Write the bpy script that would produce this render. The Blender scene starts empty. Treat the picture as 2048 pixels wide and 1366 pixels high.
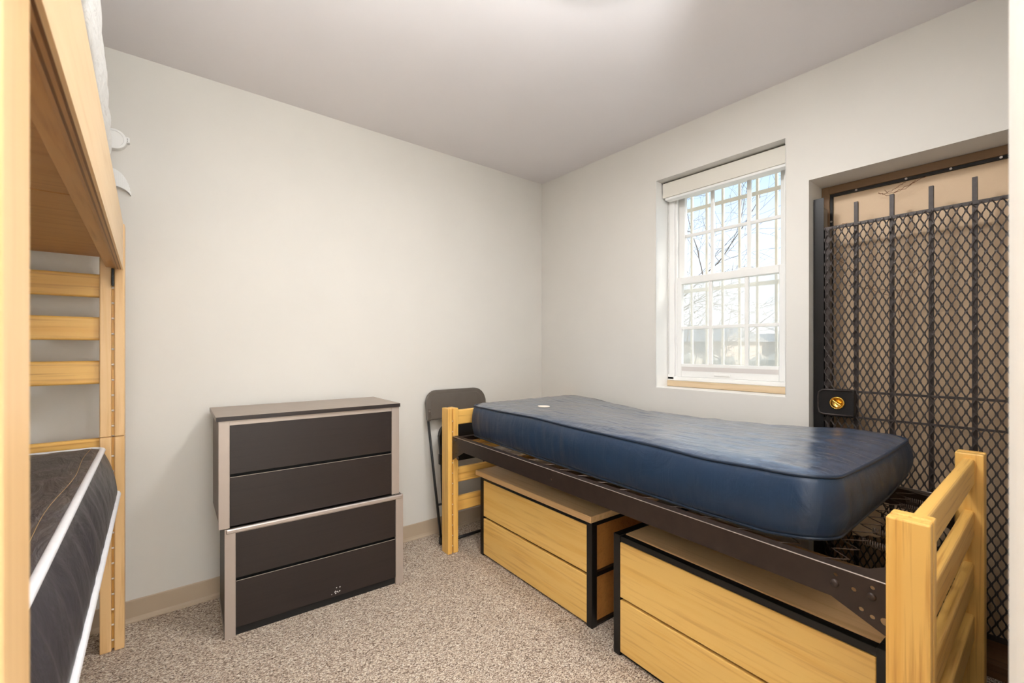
import bpy, bmesh, math, random
from mathutils import Vector, Matrix, noise
random.seed(7)
SC = bpy.context.scene
COL = SC.collection

# ------------------------------------------------------------------ camera, sky, exposure
YAW = 0.679478                      # heading of the lens, clockwise from +y
cam_d = bpy.data.cameras.new('camera')
cam_d.sensor_width = 36.0
cam_d.lens = 889.24 * 36.0 / 2048.0
cam_d.shift_y = 14.2 / 2048.0
cam_d.clip_start = 0.02
cam_d.clip_end = 400
cam_d.dof.use_dof = True
cam_d.dof.focus_distance = 2.4
cam_d.dof.aperture_fstop = 5.6
cam = bpy.data.objects.new('camera', cam_d)
COL.objects.link(cam)
cam.location = (-2.5503, -2.7603, 1.29)
cam.rotation_euler = (math.pi / 2, 0, -YAW)
SC.camera = cam

SC.view_settings.view_transform = 'Standard'
SC.view_settings.look = 'None'
SC.view_settings.exposure = 0.12
SC.view_settings.gamma = 1.0
SC.view_settings.use_curve_mapping = False

world = bpy.data.worlds.new('sky')
SC.world = world
world.use_nodes = True
wn = world.node_tree
wn.nodes.clear()
w_out = wn.nodes.new('ShaderNodeOutputWorld')
w_bg = wn.nodes.new('ShaderNodeBackground')
w_tc = wn.nodes.new('ShaderNodeTexCoord')
w_sep = wn.nodes.new('ShaderNodeSeparateXYZ')
w_rmp = wn.nodes.new('ShaderNodeValToRGB')
w_rmp.color_ramp.elements[0].position = 0.02
w_rmp.color_ramp.elements[0].color = (0.78, 0.78, 0.79, 1)
w_rmp.color_ramp.elements[1].position = 0.40
w_rmp.color_ramp.elements[1].color = (0.25, 0.41, 0.61, 1)
wn.links.new(w_tc.outputs['Generated'], w_sep.inputs[0])
wn.links.new(w_sep.outputs['Z'], w_rmp.inputs[0])
wn.links.new(w_rmp.outputs[0], w_bg.inputs[0])
w_bg.inputs[1].default_value = 2.1
wn.links.new(w_bg.outputs[0], w_out.inputs[0])

CEIL = 2.676
sun_d = bpy.data.lights.new('hazy_sun', 'SUN')
sun_d.energy = 5.5
sun_d.angle = math.radians(14)
sun_d.color = (1.0, 0.96, 0.90)
sun = bpy.data.objects.new('hazy_sun', sun_d)
COL.objects.link(sun)
sun.rotation_euler = Vector((-0.33, 1.0, -0.70)).to_track_quat('-Z', 'Y').to_euler()

LAMP = 84.0                         # room lamp diffuser
HALL_FILL = 8.0                         # diffuser of the added entry fill light
LAMP_COL = (1.0, 0.995, 0.985, 1)

# added fill spots, out of view, bounced off the ceiling and the back wall
def spot(name, energy, loc, aim, cone):
    d = bpy.data.lights.new(name, 'SPOT')
    d.energy = energy
    d.color = (0.92, 0.975, 1.0)
    d.spot_size = math.radians(cone)
    d.spot_blend = 1.0
    d.shadow_soft_size = 0.05
    o = bpy.data.objects.new(name, d)
    COL.objects.link(o)
    o.location = loc
    o.rotation_euler = (Vector(aim) - Vector(loc)).to_track_quat('-Z', 'Y').to_euler()
    return o
spot('fill_to_ceiling', 560.0, (-2.45, -3.15, 1.50), (-2.42, -3.00, CEIL), 136)
spot('fill_to_back_wall', 640.0, (-2.60, -3.30, 1.80), (-2.75, -4.42, 1.50), 130)

# ------------------------------------------------------------------ materials
def new_mat(name):
    m = bpy.data.materials.new(name)
    m.use_nodes = True
    nt = m.node_tree
    b = nt.nodes['Principled BSDF']
    return m, nt, b

def nd(nt, t, **kw):
    n = nt.nodes.new(t)
    for k, v in kw.items():
        setattr(n, k, v)
    return n

def coords(nt, scale=(1, 1, 1), rnd=True):
    tc = nd(nt, 'ShaderNodeTexCoord')
    mp = nd(nt, 'ShaderNodeMapping')
    mp.inputs['Scale'].default_value = scale
    if rnd:
        oi = nd(nt, 'ShaderNodeObjectInfo')
        mul = nd(nt, 'ShaderNodeVectorMath', operation='SCALE')
        cmb = nd(nt, 'ShaderNodeCombineXYZ')
        for i in range(3):
            nt.links.new(oi.outputs['Random'], cmb.inputs[i])
        nt.links.new(cmb.outputs[0], mul.inputs[0])
        mul.inputs['Scale'].default_value = 37.0
        add = nd(nt, 'ShaderNodeVectorMath', operation='ADD')
        nt.links.new(tc.outputs['Object'], add.inputs[0])
        nt.links.new(mul.outputs[0], add.inputs[1])
        nt.links.new(add.outputs[0], mp.inputs['Vector'])
    else:
        nt.links.new(tc.outputs['Object'], mp.inputs['Vector'])
    return mp

def ramp(nt, stops, interp='LINEAR'):
    r = nd(nt, 'ShaderNodeValToRGB')
    r.color_ramp.interpolation = interp
    els = r.color_ramp.elements
    while len(els) < len(stops):
        els.new(0.5)
    for e, (p, c) in zip(els, stops):
        e.position = p
        e.color = (c[0], c[1], c[2], 1)
    return r

def srgb(r, g, b):
    def f(c):
        c /= 255.0
        return c / 12.92 if c <= 0.04045 else ((c + 0.055) / 1.055) ** 2.4
    return (f(r), f(g), f(b))

def plain(name, col, rough=0.5, metal=0.0, spec=0.5, var=0.0, scale=8.0, bump=0.0, bscale=200.0, coat=0.0):
    m, nt, b = new_mat(name)
    b.inputs['Roughness'].default_value = rough
    b.inputs['Metallic'].default_value = metal
    b.inputs['Specular IOR Level'].default_value = spec
    b.inputs['Coat Weight'].default_value = coat
    mp = coords(nt)
    n = nd(nt, 'ShaderNodeTexNoise')
    n.inputs['Scale'].default_value = scale
    n.inputs['Detail'].default_value = 4
    nt.links.new(mp.outputs[0], n.inputs['Vector'])
    lo = tuple(c * (1 - var) for c in col)
    hi = tuple(min(1, c * (1 + var)) for c in col)
    r = ramp(nt, [(0.3, lo), (0.7, hi)])
    nt.links.new(n.outputs['Fac'], r.inputs[0])
    nt.links.new(r.outputs[0], b.inputs['Base Color'])
    if bump:
        n2 = nd(nt, 'ShaderNodeTexNoise')
        n2.inputs['Scale'].default_value = bscale
        n2.inputs['Detail'].default_value = 3
        nt.links.new(mp.outputs[0], n2.inputs['Vector'])
        bp = nd(nt, 'ShaderNodeBump')
        bp.inputs['Strength'].default_value = bump
        bp.inputs['Distance'].default_value = 0.002
        nt.links.new(n2.outputs['Fac'], bp.inputs['Height'])
        nt.links.new(bp.outputs[0], b.inputs['Normal'])
    return m

def wood(name, axis, light, mid, dark, rough=0.42, grain=26.0, streak=0.6, coat=0.12):
    m, nt, b = new_mat(name)
    s = [grain, grain, grain]
    s['xyz'.index(axis)] = 1.1
    mp = coords(nt, tuple(s))
    n = nd(nt, 'ShaderNodeTexNoise')
    n.inputs['Scale'].default_value = 1.0
    n.inputs['Detail'].default_value = 5
    n.inputs['Distortion'].default_value = 0.8
    nt.links.new(mp.outputs[0], n.inputs['Vector'])
    r = ramp(nt, [(0.25, mid), (0.48, light), (0.62, light), (0.8, mid)])
    nt.links.new(n.outputs['Fac'], r.inputs[0])
    # thin darker streaks
    s2 = [c * 4.0 for c in s]
    s2['xyz'.index(axis)] = 3.0
    mp2 = coords(nt, tuple(s2))
    n2 = nd(nt, 'ShaderNodeTexNoise')
    n2.inputs['Scale'].default_value = 1.0
    n2.inputs['Detail'].default_value = 3
    nt.links.new(mp2.outputs[0], n2.inputs['Vector'])
    r2 = ramp(nt, [(0.54, (0, 0, 0)), (0.72, (streak, streak, streak))])
    nt.links.new(n2.outputs['Fac'], r2.inputs[0])
    mx = nd(nt, 'ShaderNodeMix', data_type='RGBA')
    nt.links.new(r2.outputs[0], mx.inputs[0])
    nt.links.new(r.outputs[0], mx.inputs[6])
    mx.inputs[7].default_value = (*dark, 1)
    nt.links.new(mx.outputs[2], b.inputs['Base Color'])
    b.inputs['Roughness'].default_value = rough
    b.inputs['Coat Weight'].default_value = coat
    b.inputs['Coat Roughness'].default_value = 0.25
    bp = nd(nt, 'ShaderNodeBump')
    bp.inputs['Strength'].default_value = 0.08
    bp.inputs['Distance'].default_value = 0.001
    nt.links.new(n2.outputs['Fac'], bp.inputs['Height'])
    nt.links.new(bp.outputs[0], b.inputs['Normal'])
    return m

PL, PM, PD = srgb(240, 190, 102), srgb(231, 172, 80), srgb(184, 116, 44)
M = {}
for ax in 'xyz':
    M['pine_' + ax] = wood('pine_' + ax, ax, PL, PM, PD)
M['pale_z'] = wood('pale_pine', 'z', srgb(230, 190, 136), srgb(221, 176, 116), srgb(188, 134, 74), grain=20, streak=0.4)
M['maple_y'] = wood('maple_y', 'y', srgb(248, 204, 118), srgb(240, 188, 94), srgb(206, 144, 66), grain=20, streak=0.45)
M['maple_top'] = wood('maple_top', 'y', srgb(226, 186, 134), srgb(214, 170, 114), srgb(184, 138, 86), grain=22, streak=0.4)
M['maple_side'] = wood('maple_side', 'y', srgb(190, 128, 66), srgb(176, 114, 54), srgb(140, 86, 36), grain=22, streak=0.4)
M['ply_face'] = wood('ply_face', 'y', srgb(232, 200, 154), srgb(226, 190, 140), srgb(206, 164, 112), grain=12, streak=0.3)
M['ply_light'] = wood('ply_light', 'y', srgb(176, 132, 84), srgb(164, 120, 72), srgb(130, 90, 50))
M['ply_dark'] = wood('ply_dark', 'y', srgb(120, 80, 42), srgb(108, 70, 36), srgb(84, 52, 26))
M['ply_board'] = wood('ply_board', 'x', srgb(190, 140, 84), srgb(176, 126, 72), srgb(146, 98, 50), grain=14, streak=0.4)
M['ply_cleat'] = wood('ply_cleat', 'y', srgb(200, 152, 96), srgb(190, 140, 84), srgb(156, 108, 60), grain=14)
M['sill_wood'] = wood('sill_wood', 'y', srgb(214, 190, 156), srgb(204, 178, 142), srgb(180, 150, 112), rough=0.7, coat=0.0)
M['threshold'] = wood('threshold', 'y', srgb(110, 76, 44), srgb(96, 64, 36), srgb(60, 40, 22), rough=0.6, coat=0)
M['wall'] = plain('wall_paint', srgb(222, 218, 211), 0.75, spec=0.25, var=0.015, scale=3, bump=0.05, bscale=350)
M['ceiling'] = plain('ceiling_paint', srgb(236, 231, 231), 0.85, spec=0.2, var=0.01, scale=3)
M['vinyl_base'] = plain('vinyl_baseboard', srgb(184, 165, 142), 0.5, var=0.02, scale=5)
M['white'] = plain('white_vinyl', srgb(244, 243, 240), 0.35, var=0.01)
M['sash_shadow'] = plain('sash_shadow_grey', srgb(214, 208, 204), 0.5)
M['shade'] = plain('shade_cassette', srgb(226, 221, 210), 0.5, var=0.01)
M['white_plastic'] = plain('white_plastic', srgb(240, 239, 236), 0.35, var=0.01)
M['dot'] = plain('dark_dot', srgb(60, 58, 56), 0.5)
M['steel'] = plain('brown_steel', srgb(58, 46, 40), 0.38, metal=0.35, var=0.12, scale=30)
M['steel_worn'] = plain('worn_steel', srgb(190, 180, 172), 0.35, metal=0.8, var=0.1)
M['spring'] = plain('spring_steel', srgb(100, 87, 80), 0.35, metal=0.6, var=0.1)
M['pin'] = plain('pin_metal', srgb(224, 214, 200), 0.4, metal=0.2)
M['espresso'] = wood('espresso', 'x', srgb(38, 29, 27), srgb(33, 25, 23), srgb(23, 17, 16), rough=0.45, grain=60, streak=0.35, coat=0.0)
M['black'] = plain('gap_shade_black', srgb(14, 13, 13), 0.7)  # black for painted shade in the toe gap and drawer gaps
M['taupe'] = plain('taupe_metal', srgb(176, 163, 153), 0.38, metal=0.25, var=0.02, scale=4)
M['taupe_lip'] = plain('taupe_lip', srgb(196, 186, 180), 0.25, metal=0.6, var=0.02)
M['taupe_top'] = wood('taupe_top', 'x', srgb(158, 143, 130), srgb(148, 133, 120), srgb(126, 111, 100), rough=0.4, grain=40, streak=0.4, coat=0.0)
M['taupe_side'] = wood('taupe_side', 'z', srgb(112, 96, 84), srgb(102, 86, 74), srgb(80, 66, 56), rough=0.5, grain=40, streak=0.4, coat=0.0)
M['black_frame'] = plain('black_frame', srgb(26, 25, 25), 0.32, metal=0.3, var=0.1, scale=20)
M['gate'] = plain('gate_iron', srgb(58, 50, 47), 0.42, metal=0.3, var=0.2, scale=60)
M['gate_black'] = plain('gate_channel', srgb(30, 28, 28), 0.35, metal=0.3, var=0.1)
M['brass'] = plain('brass', srgb(228, 186, 96), 0.22, metal=1.0, var=0.05)
M['door'] = plain('tan_door', srgb(224, 194, 158), 0.5, var=0.03, scale=6, bump=0.25, bscale=260)
M['door_frame'] = plain('brown_frame', srgb(128, 98, 68), 0.55, var=0.06)
M['seal'] = plain('black_seal', srgb(22, 20, 19), 0.6)
M['chair'] = plain('chair_plastic', srgb(92, 84, 76), 0.42, var=0.06, scale=14, bump=0.1, bscale=500)
M['chair_tube'] = plain('chair_tube', srgb(38, 37, 37), 0.35, metal=0.3)
M['chair_seat'] = plain('chair_seat', srgb(30, 30, 31), 0.35)
M['bars'] = plain('cream_bars', srgb(236, 226, 208), 0.55, var=0.02)
M['twig'] = plain('twig_bark', srgb(120, 108, 98), 0.8, var=0.1)
M['dry_vine'] = plain('dry_vine', srgb(128, 80, 48), 0.8, var=0.2)
M['paper'] = plain('torn_paper', srgb(232, 212, 184), 0.8, var=0.05, scale=30)
M['disc'] = plain('pale_disc', srgb(240, 230, 216), 0.5, var=0.02)
M['piping_white'] = plain('white_piping', srgb(238, 237, 240), 0.5, var=0.03, scale=60)
M['thread'] = plain('tan_thread', srgb(190, 160, 112), 0.7)
M['ground'] = plain('winter_lawn', srgb(196, 186, 164), 0.9, var=0.08, scale=2)
M['far_wall'] = plain('far_brick', srgb(206, 186, 168), 0.9, var=0.05)
M['far_roof'] = plain('far_roof', srgb(150, 146, 142), 0.9, var=0.05)
M['far_white'] = plain('far_white', srgb(236, 236, 238), 0.6)
M['hedge'] = plain('bare_hedge', srgb(186, 172, 152), 0.9, var=0.15, scale=3)

def carpet_mat():
    m, nt, b = new_mat('loop_carpet')
    mp = coords(nt, (1, 1, 1), rnd=False)
    rot = nd(nt, 'ShaderNodeMapping')
    rot.inputs['Rotation'].default_value = (0, 0, 0.6)
    rot.inputs['Scale'].default_value = (1.0, 1.9, 1.0)
    nt.links.new(mp.outputs[0], rot.inputs['Vector'])
    v = nd(nt, 'ShaderNodeTexVoronoi')
    v.inputs['Scale'].default_value = 185.0
    nt.links.new(rot.outputs[0], v.inputs['Vector'])
    sep = nd(nt, 'ShaderNodeSeparateColor')
    nt.links.new(v.outputs['Color'], sep.inputs[0])
    r = ramp(nt, [(0.0, srgb(104, 88, 76)), (0.20, srgb(156, 136, 120)), (0.42, srgb(194, 174, 156)),
                  (0.62, srgb(220, 202, 182)), (0.82, srgb(240, 226, 206)), (0.95, srgb(252, 245, 232))], 'LINEAR')
    nt.links.new(sep.outputs[0], r.inputs[0])
    d = ramp(nt, [(0.15, (1, 1, 1)), (0.85, (0.80, 0.77, 0.75))])
    nt.links.new(v.outputs['Distance'], d.inputs[0])
    mx = nd(nt, 'ShaderNodeMix', data_type='RGBA', blend_type='MULTIPLY')
    mx.inputs[0].default_value = 1.0
    nt.links.new(r.outputs[0], mx.inputs[6])
    nt.links.new(d.outputs[0], mx.inputs[7])
    nt.links.new(mx.outputs[2], b.inputs['Base Color'])
    b.inputs['Roughness'].default_value = 0.95
    b.inputs['Specular IOR Level'].default_value = 0.1
    bp = nd(nt, 'ShaderNodeBump')
    bp.inputs['Strength'].default_value = 0.9
    bp.inputs['Distance'].default_value = 0.003
    bp.invert = True
    nt.links.new(v.outputs['Distance'], bp.inputs['Height'])
    nt.links.new(bp.outputs[0], b.inputs['Normal'])
    return m
M['carpet'] = carpet_mat()

def fabric(name, col, rough, s1, s2, strength, dist=0.006, sheen=0.0, coat=0.0, spec=0.5, crough=0.35, cior=1.5):
    """coated cloth: creases stretched along local y (s1) plus short cross creases (s2)"""
    m, nt, b = new_mat(name)
    b.inputs['Base Color'].default_value = (*col, 1)
    b.inputs['Roughness'].default_value = rough
    b.inputs['Sheen Weight'].default_value = sheen
    b.inputs['Specular IOR Level'].default_value = spec
    b.inputs['Coat Weight'].default_value = coat
    b.inputs['Coat Roughness'].default_value = crough
    b.inputs['Coat IOR'].default_value = cior
    mp1 = coords(nt, s1, rnd=False)
    n1 = nd(nt, 'ShaderNodeTexNoise')
    n1.inputs['Scale'].default_value = 1.0
    n1.inputs['Detail'].default_value = 5
    n1.inputs['Distortion'].default_value = 1.6
    nt.links.new(mp1.outputs[0], n1.inputs['Vector'])
    mp2 = coords(nt, s2, rnd=False)
    n2 = nd(nt, 'ShaderNodeTexNoise')
    n2.inputs['Scale'].default_value = 1.0
    n2.inputs['Detail'].default_value = 4
    n2.inputs['Distortion'].default_value = 1.0
    nt.links.new(mp2.outputs[0], n2.inputs['Vector'])
    ad = nd(nt, 'ShaderNodeMath', operation='MULTIPLY_ADD')
    nt.links.new(n2.outputs['Fac'], ad.inputs[0])
    ad.inputs[1].default_value = 0.5
    nt.links.new(n1.outputs['Fac'], ad.inputs[2])
    bp = nd(nt, 'ShaderNodeBump')
    bp.inputs['Strength'].default_value = strength
    bp.inputs['Distance'].default_value = dist
    nt.links.new(ad.outputs[0], bp.inputs['Height'])
    nt.links.new(bp.outputs[0], b.inputs['Normal'])
    return m
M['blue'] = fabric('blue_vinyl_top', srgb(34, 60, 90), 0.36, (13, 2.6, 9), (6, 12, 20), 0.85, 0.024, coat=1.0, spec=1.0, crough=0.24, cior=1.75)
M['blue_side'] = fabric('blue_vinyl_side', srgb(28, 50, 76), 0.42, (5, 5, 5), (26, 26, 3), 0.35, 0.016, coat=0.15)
M['blue_pipe'] = plain('blue_piping', srgb(24, 40, 60), 0.45, var=0.1, scale=300)
M['black_cloth'] = fabric('black_satin', srgb(62, 58, 62), 0.42, (20, 5, 6), (30, 9, 5), 0.6, 0.016)
M['white_cloth'] = fabric('white_bedding', srgb(238, 237, 234), 0.6, (10, 5, 12), (16, 16, 16), 0.5, 0.02)

def emis(name, col, s):
    m, nt, b = new_mat(name)
    b.inputs['Base Color'].default_value = (0.9, 0.9, 0.88, 1)
    b.inputs['Emission Color'].default_value = col
    b.inputs['Emission Strength'].default_value = s
    return m
M['lamp'] = emis('lamp_diffuser', LAMP_COL, LAMP)
M['hall_fill'] = emis('hall_fill_diffuser', LAMP_COL, HALL_FILL)

def glass_mat():
    m, nt, b = new_mat('window_glass')
    out = nt.nodes['Material Output']
    tr = nd(nt, 'ShaderNodeBsdfTransparent')
    tr.inputs[0].default_value = (0.97, 0.98, 0.98, 1)
    gl = nd(nt, 'ShaderNodeBsdfGlossy')
    gl.inputs['Roughness'].default_value = 0.02
    lw = nd(nt, 'ShaderNodeLayerWeight')
    pw = nd(nt, 'ShaderNodeMath', operation='POWER')
    nt.links.new(lw.outputs['Facing'], pw.inputs[0])
    pw.inputs[1].default_value = 5.0
    fr = nd(nt, 'ShaderNodeMath', operation='MULTIPLY_ADD')
    nt.links.new(pw.outputs[0], fr.inputs[0])
    fr.inputs[1].default_value = 0.85
    fr.inputs[2].default_value = 0.03
    mx = nd(nt, 'ShaderNodeMixShader')
    nt.links.new(fr.outputs[0], mx.inputs[0])
    nt.links.new(tr.outputs[0], mx.inputs[1])
    nt.links.new(gl.outputs[0], mx.inputs[2])
    nt.links.new(mx.outputs[0], out.inputs['Surface'])
    return m
M['glass'] = glass_mat()

def screen_mat():
    m, nt, b = new_mat('insect_screen')
    out = nt.nodes['Material Output']
    tr = nd(nt, 'ShaderNodeBsdfTransparent')
    df = nd(nt, 'ShaderNodeBsdfTranslucent')
    df.inputs[0].default_value = (0.86, 0.82, 0.75, 1)
    mx = nd(nt, 'ShaderNodeMixShader')
    mx.inputs[0].default_value = 0.32
    nt.links.new(tr.outputs[0], mx.inputs[1])
    nt.links.new(df.outputs[0], mx.inputs[2])
    nt.links.new(mx.outputs[0], out.inputs['Surface'])
    return m
M['screen'] = screen_mat()

# ------------------------------------------------------------------ object helpers
ORG = {}

def link(o):
    COL.objects.link(o)
    return o

def thing(name, label, cat, loc=(0, 0, 0), rotz=0.0, group=None, local=False, kind=None):
    o = link(bpy.data.objects.new(name, None))
    o.empty_display_size = 0.1
    o.location = loc
    o.rotation_euler = (0, 0, rotz)
    if label: o['label'] = label
    if cat: o['category'] = cat
    if group: o['group'] = group
    if kind: o['kind'] = kind
    ORG[o] = Vector((0, 0, 0)) if local else Vector(loc)
    return o

def put(name, bm, mat, parent=None, bevel=0.0, smooth=False, label=None, kind=None, seg=2, org=None, autosmooth=True):
    if bevel > 0:
        bmesh.ops.bevel(bm, geom=list(bm.edges), offset=bevel, segments=seg, profile=0.5, affect='EDGES', clamp_overlap=True)
    bmesh.ops.recalc_face_normals(bm, faces=list(bm.faces))
    off = Vector((0, 0, 0))
    if parent is not None:
        off = ORG[parent]
    elif org is not None:
        off = Vector(org)
    if off.length > 0:
        bmesh.ops.translate(bm, verts=list(bm.verts), vec=-off)
    me = bpy.data.meshes.new(name)
    bm.to_mesh(me)
    bm.free()
    mats = mat if isinstance(mat, (list, tuple)) else [mat]
    for m_ in mats:
        me.materials.append(M[m_] if isinstance(m_, str) else m_)
    if smooth:
        me.polygons.foreach_set('use_smooth', [True] * len(me.polygons))
    o = link(bpy.data.objects.new(name, me))
    if parent is not None:
        o.parent = parent
        ORG[o] = ORG[parent]
    else:
        o.location = off
        ORG[o] = off
    if label: o['label'] = label
    if kind: o['kind'] = kind
    return o

def tag(o, label, cat, group=None):
    o['label'] = label
    o['category'] = cat
    if group: o['group'] = group
    return o

def B(bm, x0, x1, y0, y1, z0, z1):
    x0, x1 = min(x0, x1), max(x0, x1); y0, y1 = min(y0, y1), max(y0, y1); z0, z1 = min(z0, z1), max(z0, z1)
    return H(bm, [(x0, y0, z0), (x1, y0, z0), (x1, y1, z0), (x0, y1, z0), (x0, y0, z1), (x1, y0, z1), (x1, y1, z1), (x0, y1, z1)])

def H(bm, p, mi=0):
    v = [bm.verts.new(q) for q in p]
    for f in ((0, 3, 2, 1), (4, 5, 6, 7), (0, 1, 5, 4), (1, 2, 6, 5), (2, 3, 7, 6), (3, 0, 4, 7)):
        fc = bm.faces.new([v[i] for i in f])
        fc.material_index = mi
    return v

def box(name, dims, mat, parent=None, bevel=0.0, **kw):
    bm = bmesh.new()
    B(bm, *dims)
    return put(name, bm, mat, parent, bevel, **kw)

def hexa(name, pts, mat, parent=None, bevel=0.0, **kw):
    bm = bmesh.new()
    H(bm, pts)
    return put(name, bm, mat, parent, bevel, **kw)

def tube(bm, pts, r, n=8, closed=False, flat=None):
    pts = [Vector(p) for p in pts]
    N = len(pts)
    rings = []
    up = None
    for i, p in enumerate(pts):
        a = pts[(i - 1) % N] if (closed or i > 0) else p
        c = pts[(i + 1) % N] if (closed or i < N - 1) else p
        t = (c - a)
        if t.length < 1e-9: t = Vector((0, 0, 1))
        t.normalize()
        if up is None:
            up = Vector((0, 0, 1)) if abs(t.z) < 0.9 else Vector((1, 0, 0))
        s = t.cross(up)
        if s.length < 1e-6: s = t.cross(Vector((0.3, 1, 0.2)))
        s.normalize()
        up = s.cross(t).normalized()
        rr = r[i] if isinstance(r, (list, tuple)) else r
        ring = []
        for k in range(n):
            an = 2 * math.pi * k / n
            ring.append(bm.verts.new(p + s * (math.cos(an) * rr) + up * (math.sin(an) * rr * (flat or 1.0))))
        rings.append(ring)
    L = N if closed else N - 1
    for i in range(L):
        A_, C_ = rings[i], rings[(i + 1) % N]
        for k in range(n):
            bm.faces.new((A_[k], A_[(k + 1) % n], C_[(k + 1) % n], C_[k]))
    if not closed:
        bm.faces.new(list(reversed(rings[0])))
        bm.faces.new(rings[-1])

def tubeo(name, pts, r, mat, parent=None, n=8, closed=False, flat=None, **kw):
    bm = bmesh.new()
    tube(bm, pts, r, n, closed, flat)
    return put(name, bm, mat, parent, smooth=True, **kw)

def cyl(bm, c, axis, r, h, n=16, r2=None):
    c = Vector(c); axis = Vector(axis).normalized()
    s = axis.orthogonal().normalized(); u = axis.cross(s)
    r2 = r if r2 is None else r2
    a = [bm.verts.new(c + (s * math.cos(2 * math.pi * k / n) + u * math.sin(2 * math.pi * k / n)) * r) for k in range(n)]
    b = [bm.verts.new(c + axis * h + (s * math.cos(2 * math.pi * k / n) + u * math.sin(2 * math.pi * k / n)) * r2) for k in range(n)]
    for k in range(n):
        bm.faces.new((a[k], a[(k + 1) % n], b[(k + 1) % n], b[k]))
    bm.faces.new(list(reversed(a))); bm.faces.new(b)

def lathe(bm, c, axis, prof, n=28):
    c = Vector(c); axis = Vector(axis).normalized()
    s = axis.orthogonal().normalized(); u = axis.cross(s)
    rings = []
    for r, h in prof:
        rings.append([bm.verts.new(c + axis * h + (s * math.cos(2 * math.pi * k / n) + u * math.sin(2 * math.pi * k / n)) * max(r, 1e-4)) for k in range(n)])
    for a, b in zip(rings[:-1], rings[1:]):
        for k in range(n):
            bm.faces.new((a[k], a[(k + 1) % n], b[(k + 1) % n], b[k]))
    bm.faces.new(list(reversed(rings[0]))); bm.faces.new(rings[-1])

def plate_mesh(outline, holes, thick, to3d):
    """flat plate with round holes: outline/holes in 2-D, to3d maps (u, v, w)"""
    cu = bpy.data.curves.new('plate', 'CURVE')
    cu.dimensions = '2D'
    cu.fill_mode = 'BOTH'
    cu.extrude = thick / 2
    loops = [outline] + [[(hx + hr * math.cos(2 * math.pi * k / 12), hy + hr * math.sin(2 * math.pi * k / 12)) for k in range(12)] for hx, hy, hr in holes]
    for lp in loops:
        sp = cu.splines.new('POLY')
        sp.points.add(len(lp) - 1)
        for p, q in zip(sp.points, lp):
            p.co = (q[0], q[1], 0, 1)
        sp.use_cyclic_u = True
    o = bpy.data.objects.new('plate', cu)
    COL.objects.link(o)
    dg = bpy.context.evaluated_depsgraph_get()
    me = bpy.data.meshes.new_from_object(o.evaluated_get(dg))
    bm = bmesh.new()
    bm.from_mesh(me)
    bpy.data.objects.remove(o); bpy.data.curves.remove(cu); bpy.data.meshes.remove(me)
    for v in bm.verts:
        v.co = Vector(to3d(v.co.x, v.co.y, v.co.z))
    bmesh.ops.remove_doubles(bm, verts=list(bm.verts), dist=1e-6)
    return bm

def lerp(a, b, t): return a + (b - a) * t

# ------------------------------------------------------------------ room shell
CZ = CEIL
def struct(o):
    o['kind'] = 'structure'
    return o

struct(box('floor', (-3.72, 0.30, -4.42, 0.0, -0.06, 0.0), 'carpet'))
struct(box('ceiling', (-3.84, 0.30, -4.54, 0.12, CZ, CZ + 0.1), 'ceiling'))
struct(box('wall_north', (-3.84, 0.30, 0.0, 0.12, -0.06, CZ), 'wall'))
struct(box('wall_west', (-3.84, -3.72, -4.54, 0.0, -0.06, CZ), 'wall'))
struct(box('wall_south', (-3.72, 0.30, -4.54, -4.42, -0.06, CZ), 'wall'))
bm = bmesh.new()                     # partition beside the entry, its corner rounded with a bullnose bead
rc = 0.05
xe, yn, ysd = -2.0, -2.7299, -2.90
pl = [(0.0, ysd), (0.0, yn)] + [(xe + rc - rc * math.sin(a), yn - rc + rc * math.cos(a)) for a in [math.radians(9 * k) for k in range(11)]] + [(xe, ysd)]
va = [bm.verts.new((x, y, 0.0)) for x, y in pl]
vb = [bm.verts.new((x, y, CZ)) for x, y in pl]
for k in range(len(pl)):
    q = (k + 1) % len(pl)
    bm.faces.new((va[k], va[q], vb[q], vb[k]))
bm.faces.new(va); bm.faces.new(list(reversed(vb)))
struct(put('wall_right', bm, 'wall'))
WY0, WY1, WZ0, WZ1 = -1.859, -1.096, 1.037, 2.381     # window opening
DY0, DY1, DZ1 = -2.7312, -1.964, 2.131                # door recess
bm = bmesh.new()
B(bm, 0, 0.30, WY1, 0.0, -0.06, CZ)
B(bm, 0, 0.30, WY0, WY1, -0.06, WZ0)
B(bm, 0, 0.30, WY0, WY1, WZ1, CZ)
B(bm, 0, 0.30, DY1, WY0, -0.06, CZ)
B(bm, 0, 0.30, DY0, DY1, DZ1, CZ)
B(bm, 0, 0.30, -4.42, DY0, -0.06, CZ)
struct(put('wall_east', bm, 'wall'))

def cove(bm, pts0, pts1):
    a = [bm.verts.new(p) for p in pts0]; b = [bm.verts.new(p) for p in pts1]
    n = len(a)
    for i in range(n):
        bm.faces.new((a[i], a[(i + 1) % n], b[(i + 1) % n], b[i]))
    bm.faces.new(a); bm.faces.new(list(reversed(b)))
prof = [(0.0, 0.0), (0.016, 0.0), (0.016, 0.004), (0.008, 0.012), (0.0045, 0.022), (0.004, 0.100), (0.002, 0.104), (0.0, 0.104)]
bm = bmesh.new()
cove(bm, [(-3.72, -d, z) for d, z in prof], [(0.0, -d, z) for d, z in prof])
struct(put('baseboard_north', bm, 'vinyl_base'))
bm = bmesh.new()
cove(bm, [(-d, -0.016, z) for d, z in prof], [(-d, DY1, z) for d, z in prof])
struct(put('baseboard_east', bm, 'vinyl_base'))

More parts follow.
